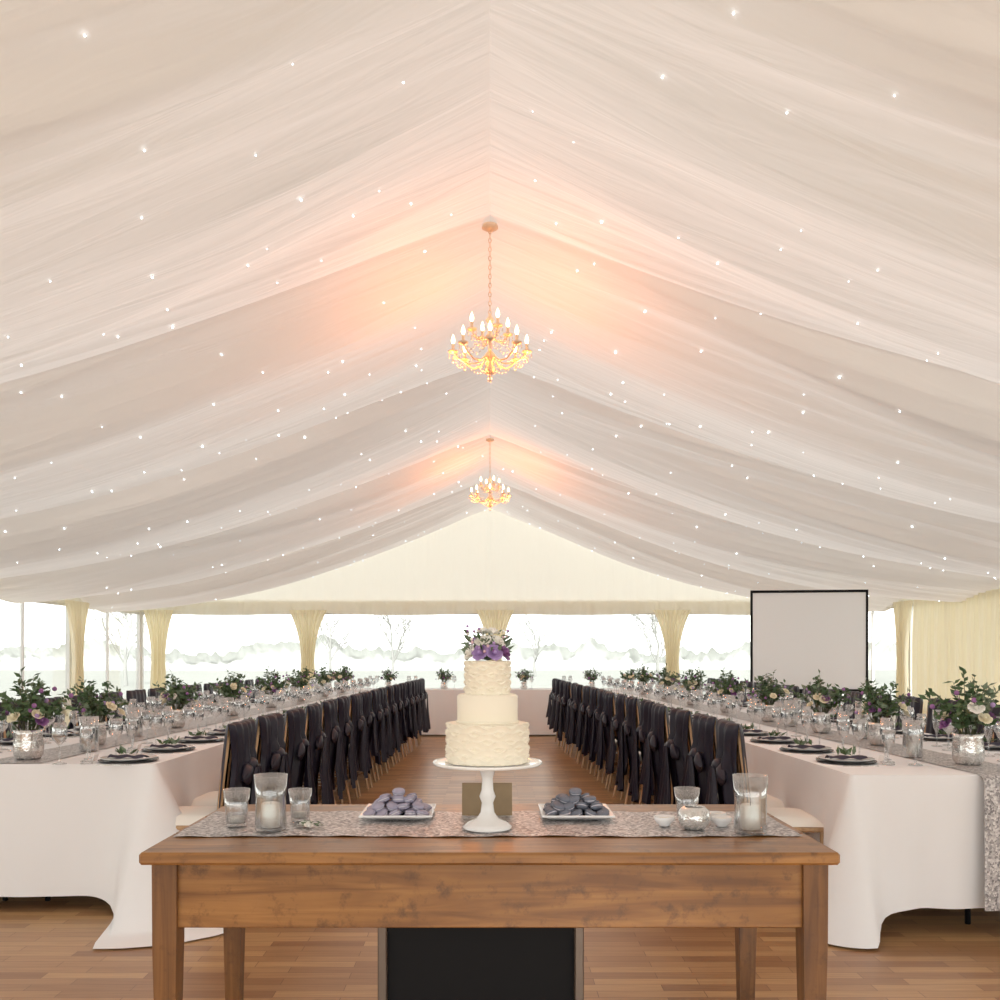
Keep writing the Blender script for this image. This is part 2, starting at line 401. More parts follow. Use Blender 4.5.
# ------------------------------------------------------------------ fairy lights
mb=MB(); rs=random.Random(11)
y=1.6
while y<YB-.5:
    for sg in (-1,1):
        x=.35
        while x<HW-.3:
            xx=sg*(x+rs.uniform(-.28,.28)); yy=y+rs.uniform(-.26,.26)
            if rs.random()<(.95 if y<9 else .6):
                z=ceil_z(xx,yy)-fold(xx,yy)-.012; r=rs.choice((.003,.0036,.0045,.0062))*(1 if yy>5 else .85)
                mb.ball((xx,yy,z),r,'star',6,4)
            x+=.54
    y+=.52
mb.obj('fairy_lights')

# ------------------------------------------------------------------ chandeliers
def chandelier(y, zc, drop_top):
    e=empty('chandelier',(0,y,zc))
    f=MB()
    f.lathe([(.004,-.20),(.02,-.19),(.035,-.165),(.02,-.14),(.012,-.12),(.03,-.10),(.045,-.08),(.03,-.06),(.012,-.04),(.012,.03),(.025,.05),(.015,.08),(.01,.14),(.03,.16),(.012,.19),(.004,.21)],'chmetal',16)
    top=drop_top-zc
    n=int((top-.21)/.03)
    for i in range(n):
        z=.215+i*.03; T=Matrix.Translation((0,0,z)) @ Matrix.Rotation(pi/2*(i%2),4,'Z')
        pts=[(math.cos(t)*.009,0,math.sin(t)*.019) for t in [2*pi*k/8 for k in range(9)]]
        f.tube(pts,.0028,'chmetal',5,T,False)
    f.lathe([(.001,top),(.05,top-.01),(.055,top-.03),(.02,top-.05),(.001,top-.055)],'chmetal',16)
    b=MB(); c=MB()
    for lev,(k,rad,h,off) in enumerate(((8,.245,-.02,0),(4,.13,.10,.4))):
        for i in range(k):
            a=2*pi*i/k+off; ca,sa=math.cos(a),math.sin(a)
            pr=[(.03,-.07),(.08,-.12),(.15,-.125),(.21,-.09),(.245,-.05)] if lev==0 else [(.02,.06),(.05,.03),(.09,.03),(.12,.06),(.13,.08)]
            f.tube([(r*ca,r*sa,z) for r,z in pr],.006,'chmetal',6)
            px,py=rad*ca,rad*sa; zb=pr[-1][1]
            T=Matrix.Translation((px,py,zb))
            f.lathe([(.001,-.01),(.03,.0),(.034,.01),(.012,.008),(.010,.012),(.010,.055),(.001,.055)],'chmetal',10,T)
            b.lathe([(.001,.055),(.009,.062),(.013,.078),(.010,.095),(.004,.112),(.001,.12)],'bulb',8,T)
            for j in range(5):
                aa=2*pi*j/5; c.ball((px+.03*math.cos(aa),py+.03*math.sin(aa),zb-.022),(.005,.005,.013),'crystal',5,4)
            c.ball((px,py,zb-.05),(.009,.009,.02),'crystal',6,4)
            for t in range(1,9):
                q=t/9; r=rad*(1-q)+.03*q; z=zb*(1-q)+.165*q-.10*math.sin(pi*q)
                c.ball((r*ca,r*sa,z),.006,'crystal',5,4)
            a2=a+2*pi/k
            for t in range(1,8):
                q=t/8; x=px*(1-q)+rad*math.cos(a2)*q; yy=py*(1-q)+rad*math.sin(a2)*q
                c.ball((x,yy,zb-.01-.06*math.sin(pi*q)),.006,'crystal',5,4)
    for i in range(10):
        a=2*pi*i/10
        for t in range(6):
            q=t/5; c.ball(((.10*(1-q)+.01*q)*math.cos(a),(.10*(1-q)+.01*q)*math.sin(a),-.12-.07*math.sin(q*pi/2)),.0065,'crystal',5,4)
    c.ball((0,0,-.225),(.016,.016,.022),'crystal',8,6)
    f.obj('frame',e); b.obj('candle_bulbs',e); c.obj('crystal_beads',e)
    for k,(dx,dy) in enumerate(((-.26,0),(.26,0),(0,.26))):
        l=bpy.data.lights.new('glow','POINT'); l.energy=13; l.color=(1,.27,.05); l.shadow_soft_size=.06
        o=bpy.data.objects.new('lamp_light_%d'%(k+1),l); scene.collection.objects.link(o); o.location=(dx,dy,-.16); o.parent=e
    return e
chandelier(5.98,3.38,ceil_z(0,5.98)-.01)
chandelier(11.9,3.47,ceil_z(0,11.9)-.01)

# ------------------------------------------------------------------ front table
def bevel_board(mb,x0,x1,y0,y1,z0,z1,mat): mb.box(x0,x1,y0,y1,z0,z1,mat,None,.007)
mb=MB()
bevel_board(mb,-.978,.975,2.50,2.78,.735,.77,'table'); bevel_board(mb,-.978,.975,2.781,3.06,.735,.77,'table'); bevel_board(mb,-.978,.975,3.061,3.32,.735,.77,'table')
mb.box(-.89,.89,2.555,2.58,.545,.735,'table',None,.003); mb.box(-.89,.89,3.235,3.26,.545,.735,'table',None,.003)
mb.box(-.94,-.915,2.6,3.22,.545,.735,'table',None,.003); mb.box(.915,.94,2.6,3.22,.545,.735,'table',None,.003)
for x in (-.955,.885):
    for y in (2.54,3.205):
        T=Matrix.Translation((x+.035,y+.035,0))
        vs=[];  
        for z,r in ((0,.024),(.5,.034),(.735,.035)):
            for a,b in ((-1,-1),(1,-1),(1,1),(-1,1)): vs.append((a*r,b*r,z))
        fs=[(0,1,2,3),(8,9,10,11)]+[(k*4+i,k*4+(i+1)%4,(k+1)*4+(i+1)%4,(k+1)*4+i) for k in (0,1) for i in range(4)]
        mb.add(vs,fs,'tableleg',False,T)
mb.obj('wooden_table')
TZ=.7705
mb=MB()
def rf(u,v):
    x=-.955+1.9*u; y=2.715+.43*v+.006*math.sin(x*9)
    return (x,y,TZ+.003+.0015*math.sin(x*40+v*9))
mb.grid(160,14,rf,'sequin'); mb.obj('table_runner')
RZ=TZ+.0055
mb=MB()
mb.box(-.335,.275,2.95,3.40,.0,.03,'black'); mb.box(-.335,.275,3.37,3.40,.03,.42,'black')
mb.box(-.365,-.335,2.92,3.40,0,.45,'steel',None,.004); mb.box(.275,.305,2.92,3.40,0,.45,'steel',None,.004)
mb.box(-.335,.275,2.93,3.40,.42,.45,'black'); mb.box(-.335,.275,2.95,2.965,.03,.42,'black')
mb.obj('black_storage_box')

mb=MB(); T=Matrix.Translation((-.008,2.83,RZ))
mb.lathe([(.001,0),(.075,0),(.078,.006),(.062,.018),(.035,.03),(.022,.05),(.018,.08),(.026,.10),(.019,.12),(.017,.155),(.024,.18),(.045,.192),(.12,.197),(.168,.201),(.172,.206),(.170,.211),(.160,.209),(.001,.208)],'standm',48,T)
mb.obj('cake_stand')
cz=RZ+.2095
mb=MB(); T=Matrix.Translation((-.008,2.83,cz))
def tier(z0,z1,r,style):
    if style=='smooth':
        mb.lathe([(.001,z0),(r-.003,z0),(r,z0+.004),(r,z1-.006),(r-.006,z1),(.001,z1)],'icing',64,T)
    else:
        prof=[(.001,z0)]; rows=5; n=96; rh=(z1-z0)/rows
        for i in range(n+1): prof.append((r,z0+(z1-z0)*i/n))
        prof+= [(r-.012,z1+.001),(.001,z1+.001)]
        w=11 if style=='big' else 8
        def fn(rr,z,a):
            if rr<r-.001: return rr
            q=(z-z0)/rh
            q2=q+.30*math.sin(a*w+(int(q)%2)*pi)
            fr=q2-math.floor(q2)
            return rr-.005+.0105*(fr**1.6 if fr<.85 else (1-fr)/.15*.77)*(.85+.15*math.sin(a*w*3+q))
        mb.lathe(prof,'icing',264,T,fn)
tier(0,.122,.131,'big'); tier(.122,.212,.095,'smooth'); tier(.212,.316,.073,'small')
mb.tube([(.0955*math.cos(a)-.008,.0955*math.sin(a)+2.83,cz+.126) for a in [2*pi*k/48 for k in range(49)]],.004,'icing',6,None,False)
mb.obj('wedding_cake')
mb=MB(); rr=random.Random(5); top=Vector((-.008,2.83,cz+.3175))
lst=[['white','cream','lilac','white','white','plum','white','lilac'],['white','lilac','white','pink','white'],['white','white']]
for ring,(n,ra,h,r) in enumerate(((8,.054,.022,.025),(5,.034,.056,.026),(2,.014,.084,.026))):
    for i in range(n):
        a=2*pi*i/n+ring*.5-1.2
        c=top+Vector((ra*math.cos(a),ra*math.sin(a),h))
        mb.rose(c,(math.cos(a)*(1.2-ring*.5),math.sin(a)*(1.2-ring*.5),.6+ring*.5),r,lst[ring][(i*3+2)%n],rr)
mb.ball(tuple(top+Vector((0,0,.04))),(.045,.045,.04),'leaf2',12,8)
for i in range(50):
    a=rr.random()*2*pi; p=top+Vector((.056*math.cos(a),.056*math.sin(a),rr.uniform(.01,.085)))
    mb.leaf(p,(math.cos(a),math.sin(a),rr.uniform(0.0,1.4)),rr.uniform(.022,.04),.013,rr.choice(['leaf','leaf2','leaf2']),rr)
for i in range(30):
    a=rr.random()*2*pi; mb.ball(tuple(top+Vector((.064*math.cos(a),.064*math.sin(a),rr.uniform(.02,.11)))),.005,rr.choice(['lilac','pink','plum','white']),6,4)
mb.obj('cake_topper_flowers')

mb=MB(); T=Matrix.Translation((-.01,3.05,RZ))
mb.box(-.085,.085,-.004,.0,0,.105,'kraft',T @ Matrix.Rotation(-.15,4,'X'),.0008); mb.box(-.085,.085,.03,.034,0,.105,'kraft',T @ Matrix.Rotation(.15,4,'X'),.0008)
mb.obj('folded_card')

def macaron(mb,T,mat):
    mb.lathe([(.001,.0),(.014,.0005),(.0205,.004),(.022,.0085),(.0215,.009)],mat,14,T)
    mb.lathe([(.0195,.0088),(.0202,.011),(.0195,.0132)],'macf',14,T)
    mb.lathe([(.0215,.013),(.022,.0135),(.0205,.018),(.014,.0215),(.001,.022)],mat,14,T)
def platter(x,y,mat,seed):
    rr=random.Random(seed); mb=MB()
    hw=.118
    def pf(u,v):
        a=(u-.5)*2; b=(v-.5)*2; m=max(abs(a),abs(b))
        z=.006+.016*max(0,(m-.6)/.4)**1.5
        return (a*hw,b*hw,z)
    mb.grid(25,25,pf,'china'); mb.grid(25,25,lambda u,v:(pf(u,v)[0],pf(u,v)[1],pf(u,v)[2]-.005),'china')
    mb.box(-.05,.05,-.05,.05,0,.006,'china')
    for side in range(4):
        T=Matrix.Rotation(side*pi/2,4,'Z'); mb.box(-hw,hw,hw-.002,hw+.001,.016,.0225,'china',T,.0008)
    z=.009
    for lay,(nx,ny) in enumerate(((5,4),(4,3),(3,2))):
        for i in range(nx):
            for j in range(ny):
                px=(i-(nx-1)/2)*.042+rr.uniform(-.005,.005); py=(j-(ny-1)/2)*.044+rr.uniform(-.005,.005)
                T=Matrix.Translation((px,py,z+lay*.020)) @ Euler((rr.uniform(-.45,.45),rr.uniform(-.45,.45),0)).to_matrix().to_4x4()
                macaron(mb,T,mat)
    T=Matrix.Translation((0,0,z+.062)); macaron(mb,T @ Matrix.Rotation(.3,4,'X'),mat)
    mb.obj('macaron_platter',None,(x,y,RZ))
platter(-.308,3.04,'mac1',1); platter(.288,3.04,'mac2',2)

def tumbler(name,x,y,r,h,mat='glass',fl=True):
    mb=MB()
    f=(lambda rr,z,a: rr*(1+.025*abs(math.sin(a*9)))) if fl else None
    mb.lathe([(.001,.0),(r*.72,0),(r*.78,.004),(r*.86,h*.5),(r,h),(r*.96,h),(r*.82,h*.5),(r*.72,.012),(.001,.012)],mat,54 if fl else 32,None,f)
    mb.lathe([(.001,.013),(r*.62,.013),(r*.62,.03),(.001,.031)],'candle',20)
    return mb.obj(name,None,(x,y,RZ))
def hurricane(x,y,r,h,z=None,ch=.085):
    mb=MB()
    mb.lathe([(.001,.0),(r*.9,0),(r*.95,.006),(r*.92,h*.3),(r*.9,h*.6),(r,h),(r*.97,h),(r*.87,h*.6),(r*.88,h*.3),(r*.88,.010),(.001,.010)],'glass',40)
    mb.lathe([(.001,.0105),(r*.55,.0105),(r*.56,.014),(r*.56,ch-.004),(r*.5,ch),(.001,ch-.006)],'candle',28)
    mb.tube([(0,0,ch-.006),(.001,0,ch+.008)],.001,'black',5)
    return mb.obj('candle_in_glass_vase',None,(x,y,z if z is not None else RZ))
tumbler('ribbed_tea_light_holder',-.805,2.86,.041,.118)
hurricane(-.682,2.80,.051,.172)
tumbler('ribbed_tea_light_holder',-.622,2.95,.037,.105)
hurricane(.80,2.765,.053,.175)
tumbler('glass_jar',.65,2.97,.042,.105,fl=False)
mb=MB(); mb.lathe([(.001,0),(.03,0),(.045,.015),(.052,.035),(.046,.058),(.034,.07),(.031,.07),(.043,.056),(.048,.035),(.04,.015),(.001,.008)],'mercury',30)
mb.obj('round_votive_holder',None,(.638,2.815,RZ))
def bowl(x,y,r,h):
    mb=MB(); mb.lathe([(.001,0),(r*.5,0),(r*.55,.004),(r*.9,h*.6),(r,h),(r*.94,h),(r*.8,h*.5),(.001,h*.25)],'china',28)
    mb.lathe([(.001,h*.3),(r*.6,h*.3),(r*.6,h*.8),(.001,h*.8)],'candle',16)
    mb.obj('tea_light_bowl',None,(x,y,RZ))
bowl(.555,2.87,.034,.03); bowl(.735,2.86,.034,.03); bowl(.745,2.95,.03,.028)
mb=MB(); rr=random.Random(3)
for i in range(6): mb.rose(Vector((rr.uniform(-.035,.035),rr.uniform(-.025,.025),.004)),(rr.uniform(-.3,.3),rr.uniform(-.3,.3),1),.014,rr.choice(['lilac','white','white']),rr)
for i in range(14): mb.leaf((rr.uniform(-.03,.03),rr.uniform(-.02,.02),.004),(rr.uniform(-1,1),rr.uniform(-1,1),.25),.03,.012,'leaf2',rr)
mb.obj('scattered_flowers',None,(-.565,2.86,RZ))

# ------------------------------------------------------------------ long tables
def xslant(s,y): return s*(-.033*(y-4.6))
def xc(s,y): return (2.50 if s<0 else 2.455)*s+xslant(s,y)
WH=.765
def cloth(name,c0,hw,y0,y1,hem,seed,slant=None,cflare=(.1,.1,.1,.1),flare=.03,amp=.02,smallfold=1.0,drop=0):
    rr=random.Random(seed); ph=[rr.uniform(0,6) for _ in range(6)]
    rad=.02; ztop=.755
    pts=[]
    step=.03
    def edge(a,b,n):
        L=(Vector(b)-Vector(a)).length; k=max(2,int(L/step))
        for i in range(k): pts.append((Vector(a).lerp(Vector(b),i/k),Vector(n)))
    x0,x1=c0-hw,c0+hw
    cs=[((x1-rad,y0+rad),-pi/2),((x1-rad,y1-rad),0),((x0+rad,y1-rad),pi/2),((x0+rad,y0+rad),pi)]
    edges=[((x0+rad,y0,),(x1-rad,y0),(0,-1)),((x1,y0+rad),(x1,y1-rad),(1,0)),((x1-rad,y1),(x0+rad,y1),(0,1)),((x0,y1-rad),(x0,y0+rad),(-1,0))]
    for e,c in zip(edges,cs):
        edge(*e)
        for i in range(8):
            a=c[1]+pi/2*i/8; n=Vector((math.cos(a),math.sin(a))); pts.append((Vector(c[0])+n*rad,n))
    corners=[Vector((x0,y0)),Vector((x1,y0)),Vector((x1,y1)),Vector((x0,y1))]
    n=len(pts); rows=20; vs=[];fs=[]; L=0; prev=pts[0][0]
    arc=[]
    for p,_ in pts: L+=(p-prev).length; arc.append(L); prev=p
    for j in range(rows+1):
        t=j/rows
        for i,(p,nn) in enumerate(pts):
            w=0; dm=9
            for c,cf in zip(corners,cflare):
                d=(p-c).length; w+=cf*math.exp(-(d/.13)**2); dm=min(dm,d)
            a=arc[i]
            f=(math.sin(a*7+ph[0]+math.sin(a*2.3+ph[1])*1.5)*.6+math.sin(a*16+ph[2]+math.sin(a*4+ph[3])*2)*.4*smallfold)
            cr=.035*math.exp(-(dm/.35)**2)*math.cos(dm*26)
            off=t**.8*flare+amp*f*t**1.2+w*t**1.15+cr*t
            if j==0: off=0
            q=p+nn*off
            hm=hem-w*drop
            z=ztop-(t*(ztop-hm)) 
            z=max(z,.006+.002*j/rows)
            if j==0: z=ztop
            elif j==1: z=min(z,ztop-.012)
            X=q.x+(slant(q.y) if slant else 0)
            vs.append((X,q.y,z))
    for j in range(rows):
        for i in range(n):
            i2=(i+1)%n; fs.append((j*n+i,(j+1)*n+i,(j+1)*n+i2,j*n+i2))
    mb=MB(); mb.add(vs,fs,'linen'); mb.add(vs[:n],[list(range(n))],'linen',False)
    return mb
def trestle(mb,xf,hw,y0,y1):
    k=max(1,round((y1-y0)/1.8))
    for i in range(k):
        a=y0+.08+(y1-y0-.16)*i/k; b=y0+.08+(y1-y0-.16)*(i+1)/k-.02
        for xx in (-hw*.85,-hw*.15,hw*.15,hw*.85):
            for yy in (a+.1,b-.1):
                X=xf(yy)+xx; mb.tube([(X,yy,.0),(X,yy,.72)],.014,'blackmetal',6)
        X=xf((a+b)/2)
        mb.box(X-hw*.93,X+hw*.93,a,b,.72,.748,'alu')
TB={-1:(4.66,13.9),1:(4.24,13.9)}
for s in (-1,1):
    y0,y1=TB[s]; e=empty('banquet_table',(0,0,0))
    c0=2.50*s if s<0 else 2.455*s
    cf=(.05,.62,.05,.05) if s<0 else (.20,.08,.05,.05)
    mb=cloth('c',c0,WH,y0,y1,.075 if s<0 else .13,s+5,lambda y,s=s:xslant(s,y),cf,.012,.020,1,.6)
    mb.obj('tablecloth',e)
    t=MB(); trestle(t,lambda y,s=s:xc(s,y),WH,y0,y1); t.obj('trestle_frame',e)
    mb=MB(); HG=.62 if s>0 else .0
    def rn(u,v,s=s,y0=y0,y1=y1):
        L=(y1-y0-.05)+HG; d=L*v; w=.165
        if s>0 and d<HG:
            z=.757-(HG-d); y=y0-.04-.035*(HG-d)/HG-.008*math.sin(u*9+1); 
            w=.165+.03*(HG-d)
        else: y=y0+.015-(.04 if s>0 else 0)+(d-HG); z=.7585+.001*math.sin(y*11+u*4)
        if s>0 and HG-.02<d<HG+.02: z=.752; y=y0-.025
        return (xc(s,y)+(u-.5)*2*w,y,z)
    mb.grid(10,260,rn,'sequin'); mb.obj('table_runner')
e=empty('head_table',(0,0,0))
mb=cloth('c',0,3.0,14.6,15.35,.03,9,None,(.08,.08,.08,.08),.02,.02); mb.obj('tablecloth',e)
t=MB()
for i in range(4):
    t.box(-2.95+i*1.48,-2.95+(i+1)*1.48-.02,14.63,15.32,.72,.748,'alu')
    for xx in (-2.85+i*1.48,-2.95+(i+1)*1.48-.12):
        for yy in (14.7,15.25): t.tube([(xx,yy,0),(xx,yy,.72)],.014,'blackmetal',6)
t.obj('trestle_frame',e)

# ------------------------------------------------------------------ chairs
def chair_mesh(seed):
    rr=random.Random(seed); mb=MB(); W='chairwood'
    for x in (-.19,.19):
        mb.tube([(x,.185,0),(x,.185,.2),(x,.18,.43)],[.010,.013,.015],W,8)
        mb.tube([(x,-.235,0),(x,-.19,.22),(x,-.185,.45),(x*.97,-.205,.7),(x*.93,-.235,.93)],[.011,.014,.015,.013,.011],W,8)
        mb.ball((x*.93,-.236,.94),.014,W,8,6)
        mb.tube([(x,-.20,.17),(x,.185,.17)],.008,W,6); mb.tube([(x,-.195,.27),(x,.185,.27)],.008,W,6)
        for yy in (.17,-.17):
            mb.ball((x,yy,.33),(.017,.017,.009),W,8,5)
    for z in (.17,.26): mb.tube([(-.19,.185,z),(.19,.185,z)],.008,W,6)
    mb.tube([(-.19,-.195,.2),(.19,-.195,.2)],.008,W,6)
    mb.box(-.20,.20,-.20,.20,.425,.45,W,None,.008)
    def cush(u,v,top):
        a=(u-.5)*2;b=(v-.5)*2
        e=(1-abs(a)**6)*(1-abs(b)**6)
        return (a*.197,b*.197+.002,.452+(.045*max(0,e)**.5 if top else 0))
    mb.grid(13,13,lambda u,v:cush(u,v,True),'pad'); mb.grid(3,3,lambda u,v:cush(u,v,False),'pad')
    for z,yy in ((.925,-.234),(.87,-.228),(.56,-.195)): mb.tube([(-.18,yy,z),(0,yy-.012,z),(.18,yy,z)],.009,W,6)
    for i in range(5):
        x=-.12+.06*i; mb.tube([(x,-.20,.56),(x*.96,-.238,.925)],.006,W,5)
    p=[rr.uniform(0,6) for _ in range(5)]
    def yb(z): return -.185-.05*max(0,(z-.45)/.48)
    zbot=rr.uniform(.22,.32)
    def wrap(u,v):
        A=(u-.5)*2; ed=abs(A)**7
        if v<.25: q=v/.25; z=.505+.45*q; y=yb(z)+.026-.030*ed; w=.212
        elif v<.35: q=(v-.25)/.10; z=.957+.014*math.sin(pi*q); y=yb(.955)+.026-.064*q+(-.030+.064*q)*ed; w=.212-.004*q
        else:
            q=(v-.35)/.65; z=.955-(.955-zbot)*q; y=yb(z)-.042-.024*math.sin(pi*min(1,q*1.2))
            if q<.35: w=.208-.045*math.sin(q/.35*pi/2)
            else: w=.163+.055*((q-.35)/.65)**.8
            y-=.03*max(0,q-.4)
            y+=.036*ed*(1 if z>.45 else max(0,1-(.45-z)*6))
        fo=(.013*math.sin(u*17+p[0]+v*2)+.012*math.sin(u*33+p[1]+v*3))*(1.4 if v>.5 else .8)*(1-ed)
        edge=.05*math.sin(u*5+p[2])*max(0,v-.8)*5 if v>.8 else .005*math.sin(u*12+p[2])
        return (A*w, y-fo*(1 if v>.3 else -.4), z+edge*.4)
    mb.grid(44,36,wrap,'sash')
    mb.ball((0,yb(.74)-.085,.735),(.055,.036,.042),'sash',12,8)
    for sd in (-1,1):
        def bow(u,v,sd=sd):
            a=u*2*pi; r=math.sin(pi*min(1,v*.9+.08))
            return (sd*(.02+.13*v), yb(.72)-.088+.030*r*math.cos(a), .725-.05*v+.050*r*math.sin(a)+.008*math.sin(a*3+p[1]))
        mb.grid(14,8,bow,'sash')
    for sd,L,ph in ((-1,.42+rr.uniform(-.04,.05),p[3]),(1,.46+rr.uniform(-.05,.04),p[4])):
        def tail(u,v,sd=sd,L=L,ph=ph):
            w=.03+.06*v**.7
            x=sd*(.015+.075*v**.8)+(u-.5)*2*w
            return (x, -.338-.02*v+.02*math.sin(u*11+ph+v*1.5)*(.3+v)+.03*v*(1-v), .73-L*v-.05*v*math.sin(u*2.5+ph))
        mb.grid(16,14,tail,'sash')
    return mb.mesh('dining_chair')
CM=[chair_mesh(i) for i in range(5)]
PITCH=.545
settings=[]
rr=random.Random(21)
for s in (-1,1):
    y=4.78 if s<0 else 4.74
    while y<13.75:
        xin=xc(s,y)-s*WH
        put(rr.choice(CM),'dining_chair',(xin-s*(.165+rr.uniform(-.015,.015)),y,0), (pi/2 if s<0 else -pi/2)+rr.uniform(-.07,.07))
        settings.append((s,y,-1))
        y+=PITCH
    y=5.2 if s<0 else 4.9
    while y<13.7:
        xo=xc(s,y)+s*WH
        put(rr.choice(CM),'dining_chair',(xo+s*.19,y,0), (-pi/2 if s<0 else pi/2)+rr.uniform(-.06,.06))
        settings.append((s,y,1))
        y+=PITCH

ZT=.757
for s in (-1,1):
    pm=MB(); gm=MB()
    for (ss,y,side) in settings:
        if ss!=s: continue
        edge=xc(s,y)+s*side*WH
        cx=edge-s*side*.19
        T=Matrix.Translation((cx,y,ZT))
        pm.lathe([(.001,0),(.12,.0),(.150,.006),(.152,.010),(.12,.005),(.001,.005)],'charger',28,T)
        pm.lathe([(.001,.006),(.09,.007),(.138,.020),(.140,.023),(.10,.012),(.001,.011)],'china',28,T)
        rz=rr.uniform(-.2,.2); T2=T @ Matrix.Translation((0,0,.020)) @ Matrix.Rotation(rz,4,'Z')
        def nap(u,v): return ((u-.5)*.20,(v-.5)*.060*(1+.4*abs(u-.5)),.012*math.sin(pi*v)**.6+.004*math.sin(u*14+v*4))
        pm.grid(12,8,nap,'napkin',T2)
        for i in range(9):
            pm.leaf(T2 @ Vector((rr.uniform(-.05,.05),rr.uniform(-.015,.015),.015)),(rr.uniform(-1,1),rr.uniform(-1,1),.7),.055,.024,'leaf2' if i%2 else 'leaf',rr)
        for dx in (-.19,.19):
            pm.box(-.09,.09,dx-.005,dx+.005,.001,.003,'mercury',T)
        Tc=Matrix.Translation((cx-s*side*.19,y+.02,ZT))
        pm.box(-.002,.002,-.03,.03,0,.035,'china',Tc @ Matrix.Rotation(.3,4,'Y'))
        def gl(x,yy,kind):
            Tg=Matrix.Translation((x,yy,ZT))
            if kind==0: pr=[(.001,.0),(.036,.001),(.034,.004),(.006,.010),(.004,.02),(.004,.095),(.012,.105),(.034,.13),(.040,.155),(.037,.185),(.031,.215),(.030,.215),(.036,.184),(.038,.155),(.032,.131),(.001,.108)]
            elif kind==1: pr=[(.001,.0),(.033,.001),(.031,.004),(.005,.010),(.004,.02),(.004,.08),(.010,.09),(.028,.11),(.033,.135),(.030,.16),(.026,.18),(.025,.18),(.031,.135),(.026,.111),(.001,.092)]
            else: pr=[(.001,.0),(.032,.001),(.030,.004),(.005,.010),(.004,.02),(.004,.08),(.008,.09),(.020,.12),(.025,.16),(.023,.225),(.022,.225),(.023,.16),(.018,.12),(.001,.092)]
            gm.lathe(pr,'glass',14,Tg)
        ix=-s*side
        gl(edge+ix*.40,y-.02,0); gl(edge+ix*.36,y-.12,1); gl(edge+ix*.44,y+.10,2); gl(edge+ix*.33,y+.17,0)
        if rr.random()<.6: gl(edge+ix*.49,y-.14,0)
    pm.obj('place_settings'); gm.obj('wine_glasses')
gm=MB()
for i in range(9):
    x=-2.6+i*.65
    for dx,dy in ((-.06,0),(.05,.03)):
        gm.lathe([(.001,.0),(.036,.001),(.034,.004),(.004,.012),(.004,.095),(.034,.13),(.040,.155),(.031,.215),(.030,.215),(.038,.155),(.001,.108)],'glass',12,Matrix.Translation((x+dx,15.1+dy,ZT)))
gm.obj('wine_glasses')

# ------------------------------------------------------------------ flowers
def arrangement(seed,spread=.20,h=.28):
    rr=random.Random(seed); mb=MB(); vh=.14; vr=.065
    mb.lathe([(.001,0),(vr*.8,0),(vr,.02),(vr*1.05,vh*.5),(vr*.92,vh*.85),(vr*1.05,vh),(vr,vh),(vr*.86,vh*.85),(.001,vh*.7)],'mercury',24)
    for i in range(38):
        a=rr.random()*2*pi; out=rr.uniform(.15,1)*spread; top=vh+h*rr.uniform(.40,1.0)*(1.15-.5*out/spread)
        p0=Vector((.02*math.cos(a),.02*math.sin(a),vh*.8)); p2=Vector((out*math.cos(a),out*math.sin(a),top)); p1=(p0+p2)/2+Vector((0,0,.05))
        mb.tube([p0,p1,p2],[.002,.0018,.001],'stem',3)
        mt=rr.choice(['leaf','leaf','leaf2'])
        for k in range(12):
            t=.3+.7*k/11; p=(p0*(1-t)**2+p1*2*t*(1-t)+p2*t*t)
            d=Vector((rr.uniform(-1,1),rr.uniform(-1,1),rr.uniform(-.3,.9)))
            mb.leaf(p,d,rr.uniform(.030,.052),rr.uniform(.016,.026),mt,rr)
    for i in range(6):
        a=rr.random()*2*pi; o=rr.uniform(.3,.8)*spread
        c=Vector((o*math.cos(a),o*math.sin(a),vh+rr.uniform(.03,.14)))
        mb.rose(c,(math.cos(a),math.sin(a),.9),rr.uniform(.024,.034),rr.choice(['cream','cream','white','cream','plum']),rr)
    for i in range(10):
        a=rr.random()*2*pi; o=rr.uniform(.4,1)*spread
        mb.ball((o*math.cos(a),o*math.sin(a),vh+rr.uniform(.05,.2)),.012,rr.choice(['lilac','plum']),7,5)
    return mb.mesh('flower_arrangement')
AM=[arrangement(i+40) for i in range(4)]
for s,ys in ((-1,(4.86,5.62,6.95,8.3,9.6,10.9,12.2,13.4)),(1,(4.62,5.6,6.5,7.6,8.8,10.1,11.4,12.8))):
    for i,y in enumerate(ys):
        put(AM[i%4],'flower_arrangement',(xc(s,y),y,ZT+.004),rr.uniform(0,6),None,1.12 if i==0 else 1.0)
for x in (-1.68,-.76,.56,1.68,2.3,-2.4): put(AM[int(x*10)%4],'flower_arrangement',(x,14.85,ZT),rr.uniform(0,6),None,.85)
for (s,y,dx) in ((1,4.95,-.12),(1,6.05,.1),(-1,5.25,.14),(-1,6.2,0),(1,7.1,0)):
    o=hurricane(xc(s,y)+dx,y,.055,.2,ZT+.004,.12)

# ------------------------------------------------------------------ projector screen
e=empty('projector_screen',(4.32,12.2,0),-.12)
mb=MB()
mb.box(-.75,.75,-.01,.0,.86,2.17,'screen'); mb.obj('screen_surface',e)
mb=MB()
mb.box(-.77,-.74,-.016,.004,.84,2.19,'black'); mb.box(.74,.77,-.016,.004,.84,2.19,'black'); mb.box(-.77,.77,-.018,.006,2.165,2.20,'black'); mb.box(-.79,.79,-.03,.03,.80,.86,'black')
mb.tube([(0,.05,.25),(0,.05,2.18)],.014,'blackmetal',8)
for a in (pi/2,pi/2+2.1,pi/2-2.1): mb.tube([(0,.05,.55),(.42*math.cos(a),.05+.42*math.sin(a),.01)],.010,'blackmetal',6)
mb.obj('tripod_stand',e)

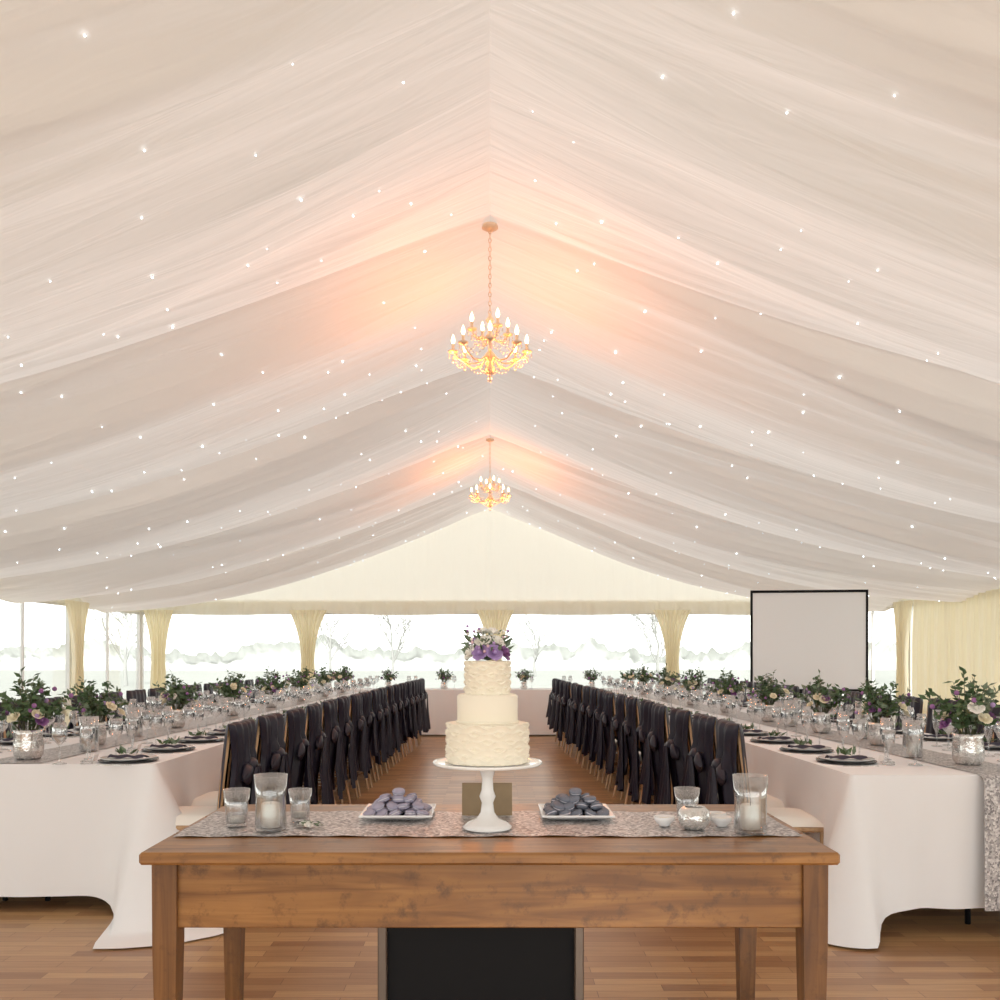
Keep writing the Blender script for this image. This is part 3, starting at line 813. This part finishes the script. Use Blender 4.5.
# ------------------------------------------------------------------ outside
mb=MB(); mb.box(-90,90,-60,120,-.35,-.12,'grass'); mb.obj('lawn')
mb=MB()
def hf(u,v):
    x=-80+160*u
    h=2.2+1.3*mnoise.noise(Vector((x*.09,3.1,0)))+.9*mnoise.noise(Vector((x*.45,7.7,0)))+.5*mnoise.noise(Vector((x*1.7,1.3,0)))
    return (x,85+3*math.sin(u*12)+1.6*math.sin(pi*v)+.8*mnoise.noise(Vector((x*1.3,v*4,5))),-.12+max(.8,h)*v)
mb.grid(1200,8,hf,'hedge'); mb.obj('hedgerow')
def tree(x,y,h,seed):
    rr=random.Random(seed); mb=MB()
    def br(p,d,L,r,dep):
        q=p+d*L; m=(p+q)/2+Vector((rr.uniform(-.05,.05),rr.uniform(-.05,.05),0))*L
        mb.tube([p,m,q],[r,r*.8,r*.6],'bark',5,None,False)
        if dep==0: return
        for k in range(3 if dep<4 else 4):
            dd=(d+Vector((rr.uniform(-.8,.8),rr.uniform(-.8,.8),rr.uniform(-.1,.5)))).normalized(); br(q if k<2 else m,dd,L*rr.uniform(.6,.8),r*.58,dep-1)
    br(Vector((0,0,-.119)),Vector((0,0,1)),h*.28,h*.016,5)
    mb.obj('bare_tree',None,(x,y,0))
for i,(x,y,h) in enumerate(((-17,42,7),(-6,55,7),(9,48,7),(15,40,8),(-27,38,8),(22,44,9),(-24,22,7),(3,60,6),(-11,62,7))): tree(x,y,h,i+1)

# ------------------------------------------------------------------ world, camera
w=bpy.data.worlds.new('World'); scene.world=w; w.use_nodes=True
nt=w.node_tree; nt.nodes.clear()
o=nt.nodes.new('ShaderNodeOutputWorld'); b=nt.nodes.new('ShaderNodeBackground')
tc=nt.nodes.new('ShaderNodeTexCoord'); sx=nt.nodes.new('ShaderNodeSeparateXYZ'); r=nt.nodes.new('ShaderNodeValToRGB')
r.color_ramp.elements[0].color=(1,.99,.95,1); r.color_ramp.elements[1].color=(.26,.265,.27,1)
r.color_ramp.elements[1].position=.6
nt.links.new(tc.outputs['Generated'],sx.inputs[0]); nt.links.new(sx.outputs['Z'],r.inputs[0]); nt.links.new(r.outputs[0],b.inputs[0])
b.inputs[1].default_value=3.2; nt.links.new(b.outputs[0],o.inputs[0])
sl=bpy.data.lights.new('sun','SUN'); sl.energy=5.0; sl.angle=math.radians(12); sl.color=(1,.985,.95)
so=bpy.data.objects.new('sun',sl); scene.collection.objects.link(so); so.location=(0,-30,30)
so.rotation_euler=Vector((-.12,1,-.62)).to_track_quat('-Z','Y').to_euler()

cam=bpy.data.cameras.new('camera'); co=bpy.data.objects.new('camera',cam); scene.collection.objects.link(co)
co.location=(0,0,1.32); co.rotation_euler=(pi/2,0,0)
cam.sensor_width=36; cam.lens=32.4; cam.shift_x=.010; cam.shift_y=.155; cam.clip_start=.05; cam.clip_end=400
scene.camera=co
scene.view_settings.view_transform='Standard'
